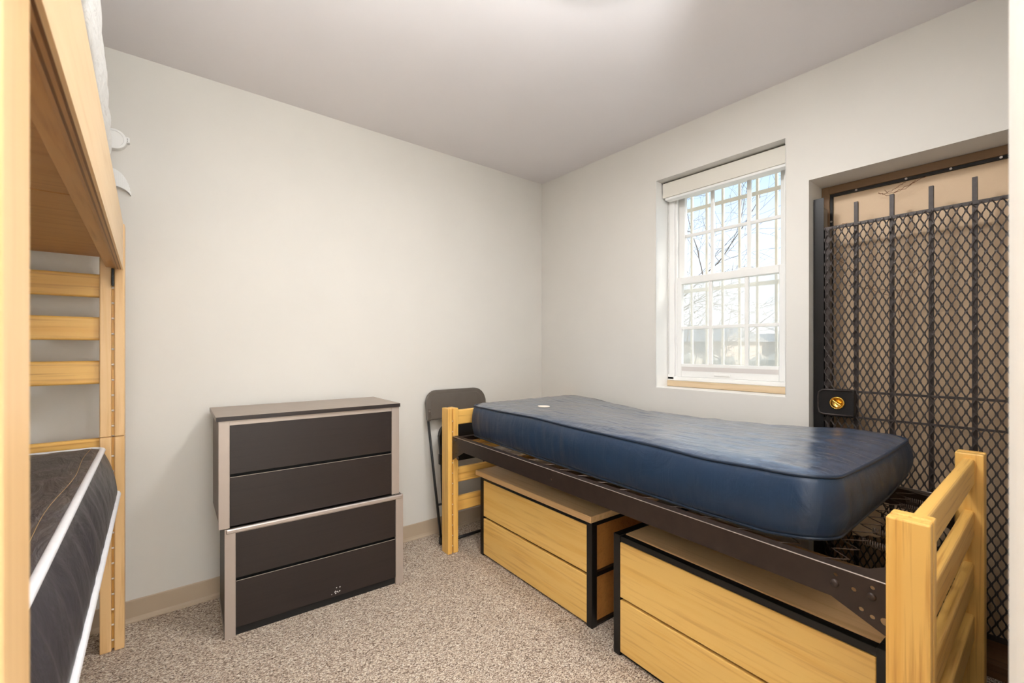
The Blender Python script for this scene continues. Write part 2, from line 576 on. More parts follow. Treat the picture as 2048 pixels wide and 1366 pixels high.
# ------------------------------------------------------------------ window
win = thing('window_1', 'white double-hung window with muntins and a bare wooden stool', None, (0.17, (WY0 + WY1) / 2, WZ0), kind='structure')
FX = 0.135
bm = bmesh.new()
B(bm, FX, 0.235, WY1 - 0.048, WY1, 1.085, WZ1)
B(bm, FX, 0.235, WY0, WY0 + 0.048, 1.085, WZ1)
B(bm, FX, 0.235, WY0 + 0.048, WY1 - 0.048, 2.33, WZ1)
B(bm, FX, 0.235, WY0, WY1, WZ0 + 0.042, 1.105)
put('window_frame', bm, 'white', win, 0.004)
for s in (0, 1):      # stop strips on the jambs
    yy = WY1 - 0.062 if s == 0 else WY0 + 0.048
    box('jamb_stop', (0.150, 0.168, yy, yy + 0.014, 1.082, 2.33), 'white', win, 0.002)
def sash(name, x0, x1, y0, y1, z0, z1, st, bot, top, mx, my, zm):
    bm = bmesh.new()
    B(bm, x0, x1, y0, y0 + st, z0, z1)
    B(bm, x0, x1, y1 - st, y1, z0, z1)
    B(bm, x0, x1, y0 + st, y1 - st, z0, z0 + bot)
    B(bm, x0, x1, y0 + st, y1 - st, z1 - top, z1)
    s = put(name, bm, 'white', win, 0.003)
    xm = (x0 + x1) / 2
    box('pane', (xm - 0.002, xm + 0.002, y0 + st, y1 - st, z0 + bot, z1 - top), 'glass', s)
    for yv in my:
        box('muntin', (xm - 0.009, xm + 0.009, yv - 0.011, yv + 0.011, z0 + bot, z1 - top), 'white', s, 0.003)
    for zv in zm:
        box('muntin', (xm - 0.0085, xm + 0.0085, y0 + st, y1 - st, zv - 0.010, zv + 0.010), 'white', s, 0.003)
    return s
sash('upper_sash', 0.190, 0.222, WY0 + 0.048, WY1 - 0.048, 1.715, 2.33, 0.045, 0.042, 0.04, 0, (-1.370, -1.592), (2.035,))
low = sash('lower_sash', 0.155, 0.187, WY0 + 0.048, WY1 - 0.048, 1.105, 1.758, 0.040, 0.086, 0.045, 0, (-1.376, -1.594), (1.425,))
box('shadow_band', (0.1535, 0.156, WY0 + 0.09, WY1 - 0.092, 1.145, 1.172), 'sash_shadow', low)  # grey band paints the shadow on the sash's bottom rail
box('sash_lift', (0.147, 0.156, -1.505, -1.405, 1.120, 1.134), 'white', low, 0.003)
box('sash_lock', (0.165, 0.20, -1.62, -1.54, 1.758, 1.772), 'white', low, 0.003)
box('insect_screen', (0.226, 0.2275, WY0 + 0.05, WY1 - 0.05, 1.105, 1.74), 'screen', win)
box('window_stool', (0.128, 0.24, WY0, WY1, WZ0 + 0.004, WZ0 + 0.042), 'sill_wood', win, 0.003)
box('inner_sill', (0.002, 0.128, WY0, WY1, WZ0 - 0.001, WZ0 + 0.003), 'white', win)
bm = bmesh.new()
B(bm, 0.0, 0.134, WY1 - 0.0015, WY1 + 0.001, WZ0, WZ1)
B(bm, 0.0, 0.134, WY0 - 0.001, WY0 + 0.0015, WZ0, WZ1)
put('jamb_liner', bm, 'white', win)

sh = thing('roller_shade', 'off-white roller shade cassette across the top of the window recess', 'shade', (0.09, -1.48, 2.27))
box('cassette', (0.062, 0.132, -1.857, -1.105, 2.277, 2.372), 'shade', sh, 0.003)
box('bottom_bar', (0.070, 0.126, -1.845, -1.118, 2.262, 2.2775), 'white', sh, 0.003)
for yy in (-1.107, -1.855):
    box('bracket', (0.066, 0.134, yy - 0.003, yy + 0.003, 2.30, 2.381), 'taupe_lip', sh)
tubeo('pull_cord', [(0.122, -1.113, 2.277), (0.122, -1.113, 1.12)], 0.0012, 'taupe_lip', sh, 5)

# security bars outside
sb = thing('security_bars', 'cream painted iron bars fixed outside the window', 'window bars', (0.40, -1.48, 1.0))
for k in range(8):
    yv = -1.123 - 0.109 * k
    box('bar', (0.393, 0.407, yv - 0.008, yv + 0.008, 0.98, 2.62), 'bars', sb, 0.002)
for zv in (1.10, 1.695, 2.262):
    box('cross_rail', (0.3875, 0.3930, -2.0, -0.95, zv - 0.013, zv + 0.013), 'bars', sb, 0.001)
for yv in (-0.97, -1.98):
    for zv in (1.10, 2.262):
        box('wall_anchor', (0.30, 0.3875, yv - 0.012, yv + 0.012, zv - 0.012, zv + 0.012), 'bars', sb)

# ------------------------------------------------------------------ door in the recess
door = thing('door_1', 'tan steel door in a brown frame behind the security gate', None, (0.22, -2.35, 0.05), kind='structure')
box('door_panel', (0.215, 0.262, DY0, -2.006, 0.06, 2.086), 'door', door)
bm = bmesh.new()
B(bm, 0.186, 0.285, -1.999, DY1, 0.05, DZ1)
B(bm, 0.186, 0.285, DY0, -1.999, 2.092, DZ1)
put('door_frame', bm, 'door_frame', door, 0.002)
bm = bmesh.new()
B(bm, 0.196, 0.214, -2.010, -1.999, 0.06, 2.092)
B(bm, 0.196, 0.214, DY0, -2.010, 2.080, 2.092)
put('weather_seal', bm, 'seal', door)
for yv in (-2.11, -2.30, -2.45, -2.60):
    bm = bmesh.new(); cyl(bm, (0.1935, yv, 2.086), (1, 0, 0), 0.005, 0.003, 8)
    put('screw', bm, 'steel_worn', door)
for zv in (1.95, 1.55):
    bm = bmesh.new(); cyl(bm, (0.1935, -2.0045, zv), (1, 0, 0), 0.005, 0.003, 8)
    put('screw', bm, 'steel_worn', door)
struct(box('trim_1', (0.005, 0.29, DY0, DY1, 0.0, 0.058), 'threshold', None, 0.004))

# ------------------------------------------------------------------ ceiling lights: room lamp and added entry fill
def ceiling_light(label, x, y, r, m):
    t = thing('ceiling_light', label, 'ceiling light', (x, y, CZ))
    bm = bmesh.new(); lathe(bm, (x, y, CZ), (0, 0, -1), [(r * 1.2, 0.0), (r * 1.2, 0.052), (r * 1.14, 0.054), (r * 1.12, 0.044), (0.001, 0.044)], 36)
    put('glow_shield', bm, 'white_plastic', t, smooth=False)  # unseen ring, added to keep the diffuser's glow off the ceiling
    bm = bmesh.new(); lathe(bm, (x, y, CZ - 0.044), (0, 0, -1), [(r * 1.06, 0.0005), (r * 1.06, 0.012), (r * 0.96, 0.026), (r * 0.7, 0.036), (r * 0.35, 0.041), (0.001, 0.042)], 36)
    put('diffuser', bm, m, t, smooth=True)
ceiling_light('round flush ceiling light over the middle of the bedroom', -1.38, -1.80, 0.16, 'lamp')
ceiling_light('added round fill light on the entry ceiling, out of view', -2.45, -3.70, 0.17, 'hall_fill')  # unseen fill light, added to brighten the room from behind the camera

# ------------------------------------------------------------------ security gate
gt = thing('security_gate', 'black iron security gate with expanded metal mesh in the door recess', 'gate', (0.08, -2.35, 0.05))
for yv in (-2.137, -2.270, -2.402, -2.534, -2.664):
    box('upright_bar', (0.076, 0.092, yv - 0.008, yv + 0.008, 0.12, 1.996), 'gate', gt, 0.001)
for z0, z1 in ((1.881, 1.897), (1.077, 1.088), (0.955, 0.965), (0.118, 0.140)):
    box('cross_rail', (0.070, 0.0765, DY0 + 0.004, -2.010, z0, z1), 'gate', gt, 0.001)
box('hinge_stile', (0.0705, 0.098, -2.034, -2.012, 0.118, 1.897), 'gate', gt, 0.001)
bm = bmesh.new()
B(bm, 0.060, 0.066, -2.010, -1.9665, 0.06, 2.045)
B(bm, 0.066, 0.118, -1.9725, -1.9665, 0.06, 2.045)
B(bm, 0.066, 0.118, -2.010, -2.004, 0.06, 1.995)
put('jamb_channel', bm, 'gate_black', gt)
bm = bmesh.new()
pitch, half = 0.0285, 0.0298
z0 = 0.1335
nrow = int((1.897 - z0) / half)
k = 0
yc = -2.004
while yc > DY0 + 0.012:
    ph = 1 if k % 2 == 0 else -1
    prev = None
    for i in range(nrow * 3 + 1):
        f = i / 3.0
        yy = yc + ph * (pitch / 4 - 0.0010) * math.cos(math.pi * f)
        zz = z0 + f * half
        w = 0.0026 + 0.0008 * abs(math.cos(math.pi * f)) ** 4
        tw = 0.0014 * math.sin(math.pi * f) * ph
        ring = [bm.verts.new((0.0650 - tw, yy - w, zz)), bm.verts.new((0.0650 + tw, yy + w, zz)),
                bm.verts.new((0.0686 + tw, yy + w, zz)), bm.verts.new((0.0686 - tw, yy - w, zz))]
        if prev:
            for q in range(4):
                bm.faces.new((prev[q], prev[(q + 1) % 4], ring[(q + 1) % 4], ring[q]))
        prev = ring
    yc -= pitch / 2
    k += 1
put('expanded_mesh', bm, 'gate', gt, kind='stuff')
# lock box
def rrect(u0, u1, v0, v1, r, n=6, which=(1, 1, 1, 1)):
    out = []
    for i, (cx, cy, a0) in enumerate(((u1 - r, v1 - r, 0), (u0 + r, v1 - r, 90), (u0 + r, v0 + r, 180), (u1 - r, v0 + r, 270))):
        if which[i]:
            for k_ in range(n + 1):
                a = math.radians(a0 + 90.0 * k_ / n)
                out.append((cx + r * math.cos(a), cy + r * math.sin(a)))
        else:
            out.append(((u1, v1), (u0, v1), (u0, v0), (u1, v0))[i])
    return out
def prism(bm, outline, d0, d1, to3d):
    a = [bm.verts.new(to3d(u, v, d0)) for u, v in outline]
    b = [bm.verts.new(to3d(u, v, d1)) for u, v in outline]
    n = len(a)
    for i in range(n):
        bm.faces.new((a[i], a[(i + 1) % n], b[(i + 1) % n], b[i]))
    bm.faces.new(a); bm.faces.new(list(reversed(b)))
lx = lambda u, v, w: (w, u, v)
bm = bmesh.new()
prism(bm, rrect(-2.140, -1.992, 0.966, 1.090, 0.022, which=(1, 0, 0, 1)), 0.034, 0.110, lx)
lock = put('lock_box', bm, 'gate_black', gt, 0.003)
tubeo('box_rim', [(0.033, -2.135, 1.088), (0.033, -2.016, 1.088), (0.033, -1.997, 1.074), (0.033, -1.994, 1.05), (0.033, -1.994, 1.0), (0.033, -1.999, 0.975), (0.033, -2.016, 0.968), (0.033, -2.135, 0.968)], 0.0045, 'gate', lock, 6)
bm = bmesh.new(); lathe(bm, (0.034, -2.074, 1.026), (-1, 0, 0), [(0.031, 0), (0.031, 0.006), (0.028, 0.010), (0.0255, 0.008), (0.0255, 0.004), (0.001, 0.004)], 32)
put('lock_cylinder', bm, 'brass', lock, smooth=True)
bm = bmesh.new()
H(bm, [(0.0285, -2.056, 1.036), (0.0285, -2.091, 1.012), (0.0285, -2.095, 1.018), (0.0285, -2.060, 1.043),
       (0.016, -2.057, 1.037), (0.016, -2.090, 1.013), (0.016, -2.093, 1.017), (0.016, -2.060, 1.041)])
put('thumb_turn', bm, 'brass', lock, 0.002)

# dried vine caught on the gate
dv = thing('dried_vine', 'thin dried brown vine strands caught behind the gate mesh', 'vine', (0.15, -2.25, 1.1))
rr = random.Random(5)
def wander(p, steps, d, jit, bounds=None):
    out = [Vector(p)]
    v = Vector(d)
    for _ in range(steps):
        v = v + Vector((rr.uniform(-1, 1) * jit[0], rr.uniform(-1, 1) * jit[1], rr.uniform(-1, 1) * jit[2]))
        out.append(out[-1] + v)
    return out
bm = bmesh.new()
loops = [
    [(0.19, -2.30, 2.068), (0.17, -2.285, 2.055), (0.165, -2.25, 2.035), (0.17, -2.22, 2.03), (0.175, -2.20, 2.04), (0.17, -2.235, 2.02), (0.165, -2.26, 2.018)],
    [(0.19, -2.37, 2.075), (0.165, -2.345, 2.06), (0.16, -2.31, 2.035), (0.165, -2.27, 2.022), (0.17, -2.235, 2.028), (0.18, -2.225, 2.05)],
    [(0.18, -2.335, 2.062), (0.165, -2.30, 2.04), (0.17, -2.26, 2.027)],
    [(0.10, -2.06, 1.895), (0.10, -2.075, 1.904), (0.105, -2.09, 1.905), (0.10, -2.105, 1.897)],
    [(0.105, -2.055, 1.893), (0.10, -2.08, 1.899), (0.10, -2.10, 1.904), (0.105, -2.11, 1.893)],
    [(0.11, -2.10, 1.60), (0.105, -2.18, 1.575), (0.10, -2.26, 1.56), (0.10, -2.33, 1.55)],
    [(0.10, -2.05, 1.74), (0.11, -2.14, 1.66), (0.12, -2.20, 1.56), (0.11, -2.27, 1.53)],
    [(0.11, -2.40, 1.76), (0.105, -2.385, 1.68), (0.11, -2.31, 1.60), (0.11, -2.285, 1.47), (0.11, -2.30, 1.40)],
]
for l in loops:
    fine = []
    for a, b in zip(l[:-1], l[1:]):
        for q in range(4):
            p = Vector(a).lerp(Vector(b), q / 4)
            fine.append(p + Vector((0, rr.uniform(-.003, .003), rr.uniform(-.003, .003))))
    fine.append(Vector(l[-1]))
    tube(bm, fine, 0.0011, 5)
put('strands', bm, 'dry_vine', dv, kind='stuff')

# ------------------------------------------------------------------ bed frames
def post(parent, x0, x1, y0, y1, z0, z1, zig=1, wd='pine_z'):
    """two boards with a pinned slot between them; boards split across x, zig=+1 puts the outer board at x0"""
    w = x1 - x0
    a, b = (0.42, 0.53) if zig > 0 else (0.47, 0.58)
    bm = bmesh.new(); B(bm, x0, x0 + w * a, y0, y1, z0, z1)
    p = put('post', bm, wd, parent, 0.004)
    bm = bmesh.new(); B(bm, x0 + w * b, x1, y0, y1, z0, z1)
    put('post_board', bm, wd, p, 0.004)
    bm = bmesh.new(); B(bm, x0 + w * a - 0.002, x0 + w * b + 0.002, y0 + 0.022, y1 - 0.022, z0 + 0.004, z1 - 0.004)
    put('slot_core', bm, 'pine_z', p)
    bm = bmesh.new()
    z = z0 + 0.045
    while z < z1 - 0.02:
        for yy in (y0 + 0.010, y1 - 0.010):
            cyl(bm, (x0 + w * a - 0.002, yy, z), (1, 0, 0), 0.0042, w * (b - a) + 0.004, 8)
        z += 0.0655
    put('slot_pins', bm, 'pin', p, kind='stuff')
    return p

def slats(parent, x0, x1, yc, z0, tops=(0.897, 0.712, 0.527, 0.342), h=0.094, th=0.030):
    for t in tops:
        bm = bmesh.new(); B(bm, x0, x1, yc - th / 2, yc + th / 2, z0 + t - h, z0 + t)
        put('slat', bm, 'pine_x', parent, 0.008, seg=3, smooth=False)

bed = thing('single_bed', 'low pine bed frame with brown steel side rails under the blue mattress', 'bed', (-0.65, -1.45, 0))
FAR = (-1.117, -0.045); NEAR = (-1.268, -0.200)      # the bed stands slightly racked
post(bed, FAR[0], FAR[0] + 0.076, -0.351, -0.274, 0, 0.914)
post(bed, FAR[1] - 0.076, FAR[1], -0.351, -0.274, 0, 0.914, -1)
post(bed, NEAR[0], NEAR[0] + 0.074, -2.585, -2.510, 0, 0.914)
post(bed, NEAR[1] - 0.074, NEAR[1], -2.588, -2.513, 0, 0.914, -1)
slats(bed, FAR[0] + 0.070, FAR[1] - 0.070, -0.312, 0)
slats(bed, NEAR[0] + 0.070, NEAR[1] - 0.070, -2.549, 0)
RZ1, RZ0 = 0.739, 0.662
def rail_x(side, y):
    t = (y + 0.36) / (-2.51 + 0.36)
    return lerp(-1.084, -1.214, t) if side < 0 else lerp(-0.085, -0.240, t)
for side in (-1, 1):
    ya, yb = -0.352, -2.509
    if side < 0:
        outl = [(ya, RZ1), (yb, RZ1), (yb, 0.612), (-2.390, RZ0), (-0.492, RZ0), (ya, 0.590)]
        holes = [(-2.438, 0.698, 0.0055), (-2.400, 0.719, 0.005), (-2.475, 0.718, 0.005), (-2.453, 0.657, 0.0055), (-2.475, 0.648, 0.0055), (-2.499, 0.648, 0.0095),
                 (-1.30, 0.695, 0.006), (-0.375, 0.700, 0.004), (-0.40, 0.640, 0.004), (-0.43, 0.66, 0.004), (-0.445, 0.70, 0.004)]
    else:
        outl = [(ya, RZ1), (yb, RZ1), (yb, 0.612), (-2.390, RZ0), (-0.492, RZ0), (ya, 0.590)]
        holes = []
    bm = plate_mesh(outl, holes, 0.004, lambda u, v, w: (rail_x(side, u) + w, u, v))
    inn = 1 if side < 0 else -1
    pts = []
    for zz in (RZ1 - 0.004, RZ1):
        for xx, yy in ((0, ya), (0, yb), (0.036, yb), (0.036, ya)):
            pts.append((rail_x(side, yy) + inn * xx, yy, zz))
    H(bm, pts)
    # gusset tab in the flange at the foot end
    x0_ = rail_x(side, -2.5)
    f = [(x0_ + inn * 0.034, -2.385), (x0_ + inn * 0.034, -2.509), (x0_ + inn * 0.15, -2.509), (x0_ + inn * 0.06, -2.455)]
    vv = [bm.verts.new((q[0], q[1], RZ1 - 0.001)) for q in f] + [bm.verts.new((q[0], q[1], RZ1 - 0.004)) for q in f]
    for fc in ((0, 1, 2, 3), (7, 6, 5, 4), (0, 4, 5, 1), (1, 5, 6, 2), (2, 6, 7, 3), (3, 7, 4, 0)):
        bm.faces.new([vv[i] for i in fc])
    sr = put('side_rail', bm, 'steel', bed)
    bm = bmesh.new()
    tube(bm, [(rail_x(side, ya) - 0.0008 * inn, ya, RZ1 - 0.0008), (rail_x(side, yb) - 0.0008 * inn, yb, RZ1 - 0.0008)], 0.0017, 6)
    put('worn_edge', bm, 'steel_worn', sr)
    for yy, zz in ((-2.399, 0.698), (-2.474, 0.697), (-0.42, 0.615), (-0.385, 0.72)):
        bm = bmesh.new(); lathe(bm, (rail_x(side, yy), yy, zz), (-inn, 0, 0), [(0.0095, 0), (0.0095, 0.004), (0.007, 0.007), (0.001, 0.008)], 12)
        put('bolt', bm, 'steel', sr, smooth=True)
# end bars joining the rails
for yy in (-0.372, -2.492):
    xa, xb = rail_x(-1, yy) + 0.004, rail_x(1, yy) - 0.004
    bm = bmesh.new(); B(bm, xa, xb, yy - 0.016, yy + 0.016, RZ1 - 0.009, RZ1 - 0.005)
    B(bm, xa, xb, yy - 0.002, yy + 0.002, RZ1 - 0.035, RZ1 - 0.009)
    put('end_bar', bm, 'steel', bed)
# zigzag springs across the bed
ys = -0.50
i = 0
while ys > -2.40:
    xa, xb = rail_x(-1, ys) + 0.018, rail_x(1, ys) - 0.018
    n = 20
    pts = []
    for q in range(n * 8 + 1):
        f = q / 8.0
        xx = lerp(xa, xb, f / n)
        sg = math.sin(math.pi * f)
        yy = ys + 0.026 * (1 if sg > 0 else -1) * abs(sg) ** 0.6
        zz = RZ1 - 0.006 - 0.004 * math.sin(math.pi * f / n)
        pts.append((xx + 0.008 * math.sin(2 * math.pi * f), yy, zz))
    pts[0] = (xa - 0.006, ys, RZ1 - 0.004)
    tubeo('zigzag_spring', pts, 0.0017, 'spring', bed, 5)
    ys -= 0.1175
    i += 1
# coil springs pulling the last row to the end bar
for xx in (-0.915, -0.80, -0.62, -0.44, -0.34):
    pts = []
    for q in range(15 * 8 + 1):
        a = 2 * math.pi * q / 8
        t = q / (15 * 8)
        pts.append((xx - 0.02 * t + 0.0085 * math.cos(a), lerp(-2.388, -2.478, t), 0.721 + 0.0085 * math.sin(a)))
    tubeo('coil_spring', pts, 0.0020, 'spring', bed, 5)

# torn paper hanging below the springs
bm = bmesh.new()
out_ = [(-2.203, 0.720), (-2.296, 0.725), (-2.297, 0.60), (-2.296, 0.525), (-2.28, 0.517), (-2.262, 0.522), (-2.245, 0.510), (-2.222, 0.508), (-2.203, 0.502)]
prism(bm, out_, -0.252, -0.2508, lx)
tag(put('paper_sheet', bm, 'paper', None, org=(-0.25, -2.25, 0.62)), 'torn beige paper sheet hanging below the bed springs near the gate', 'paper')

# ------------------------------------------------------------------ mattresses
def outline(W, L, d, r, nW, nL, nc):
    r = max(r - d, 0.004)
    a0, a1, b0, b1 = d, W - d, d, L - d
    r = min(r, (a1 - a0) / 2 - 1e-4)
    pts = []
    def seg(p, q, n):
        for i_ in range(n):
            t = i_ / n
            pts.append((lerp(p[0], q[0], t), lerp(p[1], q[1], t)))
    def arc(cx, cy, s, n):
        for i_ in range(n):
            a = math.radians(s + 90 * i_ / n)
            pts.append((cx + r * math.cos(a), cy + r * math.sin(a)))
    seg((a1, b0 + r), (a1, b1 - r), nL); arc(a1 - r, b1 - r, 0, nc)
    seg((a1 - r, b1), (a0 + r, b1), nW); arc(a0 + r, b1 - r, 90, nc)
    seg((a0, b1 - r), (a0, b0 + r), nL); arc(a0 + r, b0 + r, 180, nc)
    seg((a0 + r, b0), (a1 - r, b0), nW); arc(a1 - r, b0 + r, 270, nc)
    return pts

def mattress(parent, mat, xl, xr, y0, y1, W, zb, zt, r=0.09, crown=0.02, bulge=0.012, amp=0.004, nW=44, nL=96, nc=10, seed=0.0, flare=0.0, rings=22, sidew=1.0, side_mat=False):
    """xl/xr(s) edge lines, y0 head .. y1 foot, zb/zt(s,t) heights; returns seam loops"""
    L = abs(y1 - y0)
    def P3(a, b, z):
        s, t = b / L, a / W
        return Vector((lerp(xl(s), xr(s), t), lerp(y0, y1, s), z))
    bm = bmesh.new()
    loops = []
    base = outline(W, L, 0.0, r, nW, nL, nc)
    cen = (W / 2, L / 2)
    def wr(x, y, z, sx, sy):
        n1 = noise.noise(Vector((x * sx + seed, y * sy + 3.1, z * 6)))
        n2 = noise.noise(Vector((x * sx * 2.3 + 7 + seed, y * sy * 2.3, z * 9)))
        return (1 - abs(n1) * 2) * 0.6 + n2 * 0.4
    bot_seam, top_seam = [], []
    # bottom fan
    SR = 12
    for k in range(SR + 1):
        h = k / SR
        row = []
        for (a, b) in base:
            s, t = b / L, a / W
            z0_, z1_ = zb(s, t), zt(s, t)
            z = lerp(z0_, z1_, h)
            p = P3(a, b, z)
            dirv = Vector((a - min(max(a, r), W - r), -(b - min(max(b, r), L - r)), 0))
            if dirv.length > 1e-6: dirv.normalize()
            else: dirv = Vector((0, 0, 0))
            o = bulge * math.sin(math.pi * h) ** 0.7 + flare * (1 - h) * max(0.0, dirv.x) ** 2
            o += amp * sidew * math.sin(math.pi * h) * wr(p.x + p.y, p.z * 0.3 + p.x - p.y, 0.2, 9, 7)
            p = p + dirv * o
            row.append(bm.verts.new(p))
            if k == 0: bot_seam.append(p.copy())
            if k == SR: top_seam.append(p.copy())
        loops.append(row)
    for k in range(1, rings + 1):
        d = (W / 2 - 0.02) * (k / rings) ** 1.35
        row = []
        for (a, b) in outline(W, L, d, r, nW, nL, nc):
            s, t = b / L, a / W
            p = P3(a, b, 0)
            z = zt(s, t) + crown * (1 - math.exp(-d / 0.05))
            z += amp * min(1, d / 0.03) * wr(p.x, p.y, 0, 11, 4.5)
            p.z = z
            row.append(bm.verts.new(p))
        loops.append(row)
    n = len(base)
    for A_, C_ in zip(loops[:-1], loops[1:]):
        for k in range(n):
            bm.faces.new((A_[k], A_[(k + 1) % n], C_[(k + 1) % n], C_[k]))
    bm.faces.new(list(reversed(loops[0])))
    # close the crown: bridge the two long sides of the last ring, cap both ends
    last = loops[-1]
    s_ = nL + nc + nW + nc
    for k in range(nL):
        bm.faces.new((last[k], last[k + 1], last[s_ + nL - k - 1], last[s_ + nL - k]))
    bm.faces.new(last[nL:s_ + 1])
    bm.faces.new(last[s_ + nL:] + [last[0]])
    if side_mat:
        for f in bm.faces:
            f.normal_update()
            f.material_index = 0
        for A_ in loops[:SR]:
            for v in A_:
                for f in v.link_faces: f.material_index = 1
    return bm, bot_seam, top_seam

def table(pts):
    def f(s):
        if s <= pts[0][0]: return pts[0][1]
        for (a, u), (b, v) in zip(pts[:-1], pts[1:]):
            if s <= b:
                t = (s - a) / (b - a); t = t * t * (3 - 2 * t)
                return lerp(u, v, t)
        return pts[-1][1]
    return f
lz = table([(0, 0.928), (0.15, 0.930), (0.33, 0.936), (0.5, 0.930), (0.7, 0.928), (0.82, 0.922), (0.92, 0.930), (1, 0.938)])
rz = table([(0, 0.928), (0.10, 0.925), (0.25, 0.900), (0.37, 0.884), (0.55, 0.886), (0.7, 0.896), (0.8, 0.908), (0.9, 0.926), (1, 0.925)])
lb = table([(0, 0.747), (0.2, 0.743), (0.42, 0.742), (0.6, 0.741), (0.8, 0.742), (0.9, 0.746), (1, 0.770)])
def b_zt(s, t):
    m_ = 4 * t * (1 - t)
    end = 0.0
    if s > 0.985: end = 0.0
    sag = -0.012 * m_ * max(0.0, min(1.0, (s - 0.80) / 0.2)) ** 2
    return lerp(lz(s), rz(s), t) + sag
def b_zb(s, t): return lb(s) + 0.028 * max(0, (s - 0.9) / 0.1) * max(0, (t - 0.6) / 0.4)
bl = thing('blue_mattress', 'wrinkled navy blue mattress with piped edges on the single bed', 'mattress', (-0.6, -1.4, 0.745))
bm, bs, ts = mattress(bl, 'blue', lambda s: lerp(-0.985, -1.150, s), lambda s: lerp(-0.062, -0.150, s), -0.395, -2.375, 0.94, b_zb, b_zt,
                      r=0.085, crown=0.020, bulge=0.014, amp=0.0075, seed=2.0, nW=56, nL=150, rings=30, side_mat=True)
put('mattress_body', bm, ['blue', 'blue_side'], bl, smooth=True)
tubeo('piping', [p + Vector((0, 0, 0.002)) for p in ts], 0.0052, 'blue_pipe', bl, 8, True)
tubeo('piping', [p for p in bs], 0.0048, 'blue_pipe', bl, 8, True)
bm = bmesh.new()
cyl(bm, (0, 0, 0), (0, 0, 1), 0.034, 0.004, 24)
for v in bm.verts:
    v.co = Vector((-0.775 + v.co.x * 0.95 , -0.858 + v.co.y * 1.15, 0.951 + v.co.z))
tag(put('pale_disc', bm, 'disc', None, 0.0012, org=(-0.775, -0.858, 0.951)), 'small pale oval disc lying on the blue mattress near its head', 'disc')

# ------------------------------------------------------------------ bunk bed
bk = thing('bunk_bed', 'tall pine bunk bed with plywood upper rail along the left wall', 'bunk bed', (-3.15, -1.3, 0))
BX = lambda y: lerp(-2.645, -2.614, (y + 0.22) / (-2.40 + 0.22))
for (ya, yb) in ((-0.220, -0.145), (-2.400, -2.325)):
    xo = BX(ya)
    for lv in (0, 1):
        zz = 0.914 * lv + (0.001 if lv else 0)
        post(bk, xo - 0.080, xo, ya, yb, zz, 0.914 * (lv + 1), -1, 'pale_z')
        post(bk, xo - 1.060, xo - 0.980, ya, yb, zz, 0.914 * (lv + 1), 1, 'pale_z')
        slats(bk, xo - 0.985, xo - 0.072, (ya + yb) / 2 + 0.004, zz, tops=(0.897, 0.690, 0.508, 0.323) if lv else (0.909, 0.712, 0.527, 0.342), h=0.098)
# upper plywood rail: plies show on its lower edge
yF, yN = -0.238, -2.318
def rx(y): return lerp(-2.649, -2.632, (y - yF) / (yN - yF))
plies = [(0.0, 0.0055, 'ply_face'), (0.0055, 0.0095, 'ply_dark'), (0.0095, 0.0145, 'ply_light'), (0.0145, 0.0185, 'ply_dark'), (0.0185, 0.024, 'ply_light')]
rail = None
for i, (a, b, m_) in enumerate(plies):
    zb_ = 1.626 + (0.0012 if i % 2 else 0.0)
    pts = []
    for zz in (zb_, 1.824):
        for xx, yy in ((a, yF), (a, yN), (b, yN), (b, yF)):
            pts.append((rx(yy) - xx, yy, zz))
    bm = bmesh.new(); H(bm, pts)
    if rail is None: rail = put('upper_rail', bm, m_, bk, label='pale plywood face of the upper rail')
    else: put('ply_layer', bm, m_, rail)
pts = []
for zz in (1.634, 1.668):
    for xx, yy in ((0.0245, yF + 0.01), (0.0245, yN), (0.056, yN), (0.056, yF + 0.03)):
        pts.append((rx(yy) - xx, yy, zz))
hexa('rail_cleat', pts, 'ply_cleat', bk, 0.001)
pts = []
for zz in (1.626, 1.824):
    for xx, yy in ((0.0, yF), (0.0, yN), (-0.024, yN), (-0.024, yF)):
        pts.append((rx(yy) - 1.03 - xx, yy, zz))
hexa('upper_rail', pts, 'ply_face', bk)
for ya, yb in ((-0.26, -1.218), (-1.228, -2.316)):
    pts = []
    for zz in (1.669, 1.686):
        for xx, yy in ((0.0250, ya), (0.0250, yb), (1.0, yb), (1.0, ya)):
            pts.append((rx(yy) - xx, yy, zz))
    hexa('platform_board', pts, 'ply_board', bk)
# black hook bracket where the rail meets the far post
box('hook_bracket', (-2.6865, -2.6785, -0.236, -0.215, 1.556, 1.63), 'black_frame', bk, 0.002)
for yy, zz in ((-0.236, 1.60), (-0.236, 1.575)):
    bm = bmesh.new(); cyl(bm, (-2.6825, yy, zz), (0, -1, 0), 0.004, 0.004, 8)
    put('bolt', bm, 'black_frame', bk)
# lower side rails and deck
for xx in (-2.683, -3.64):
    box('lower_side_rail', (xx - 0.004, xx, -2.324, -0.221, 0.600, 0.672), 'steel', bk)
box('lower_deck', (-3.636, -2.690, -2.31, -0.235, 0.655, 0.672), 'ply_board', bk)

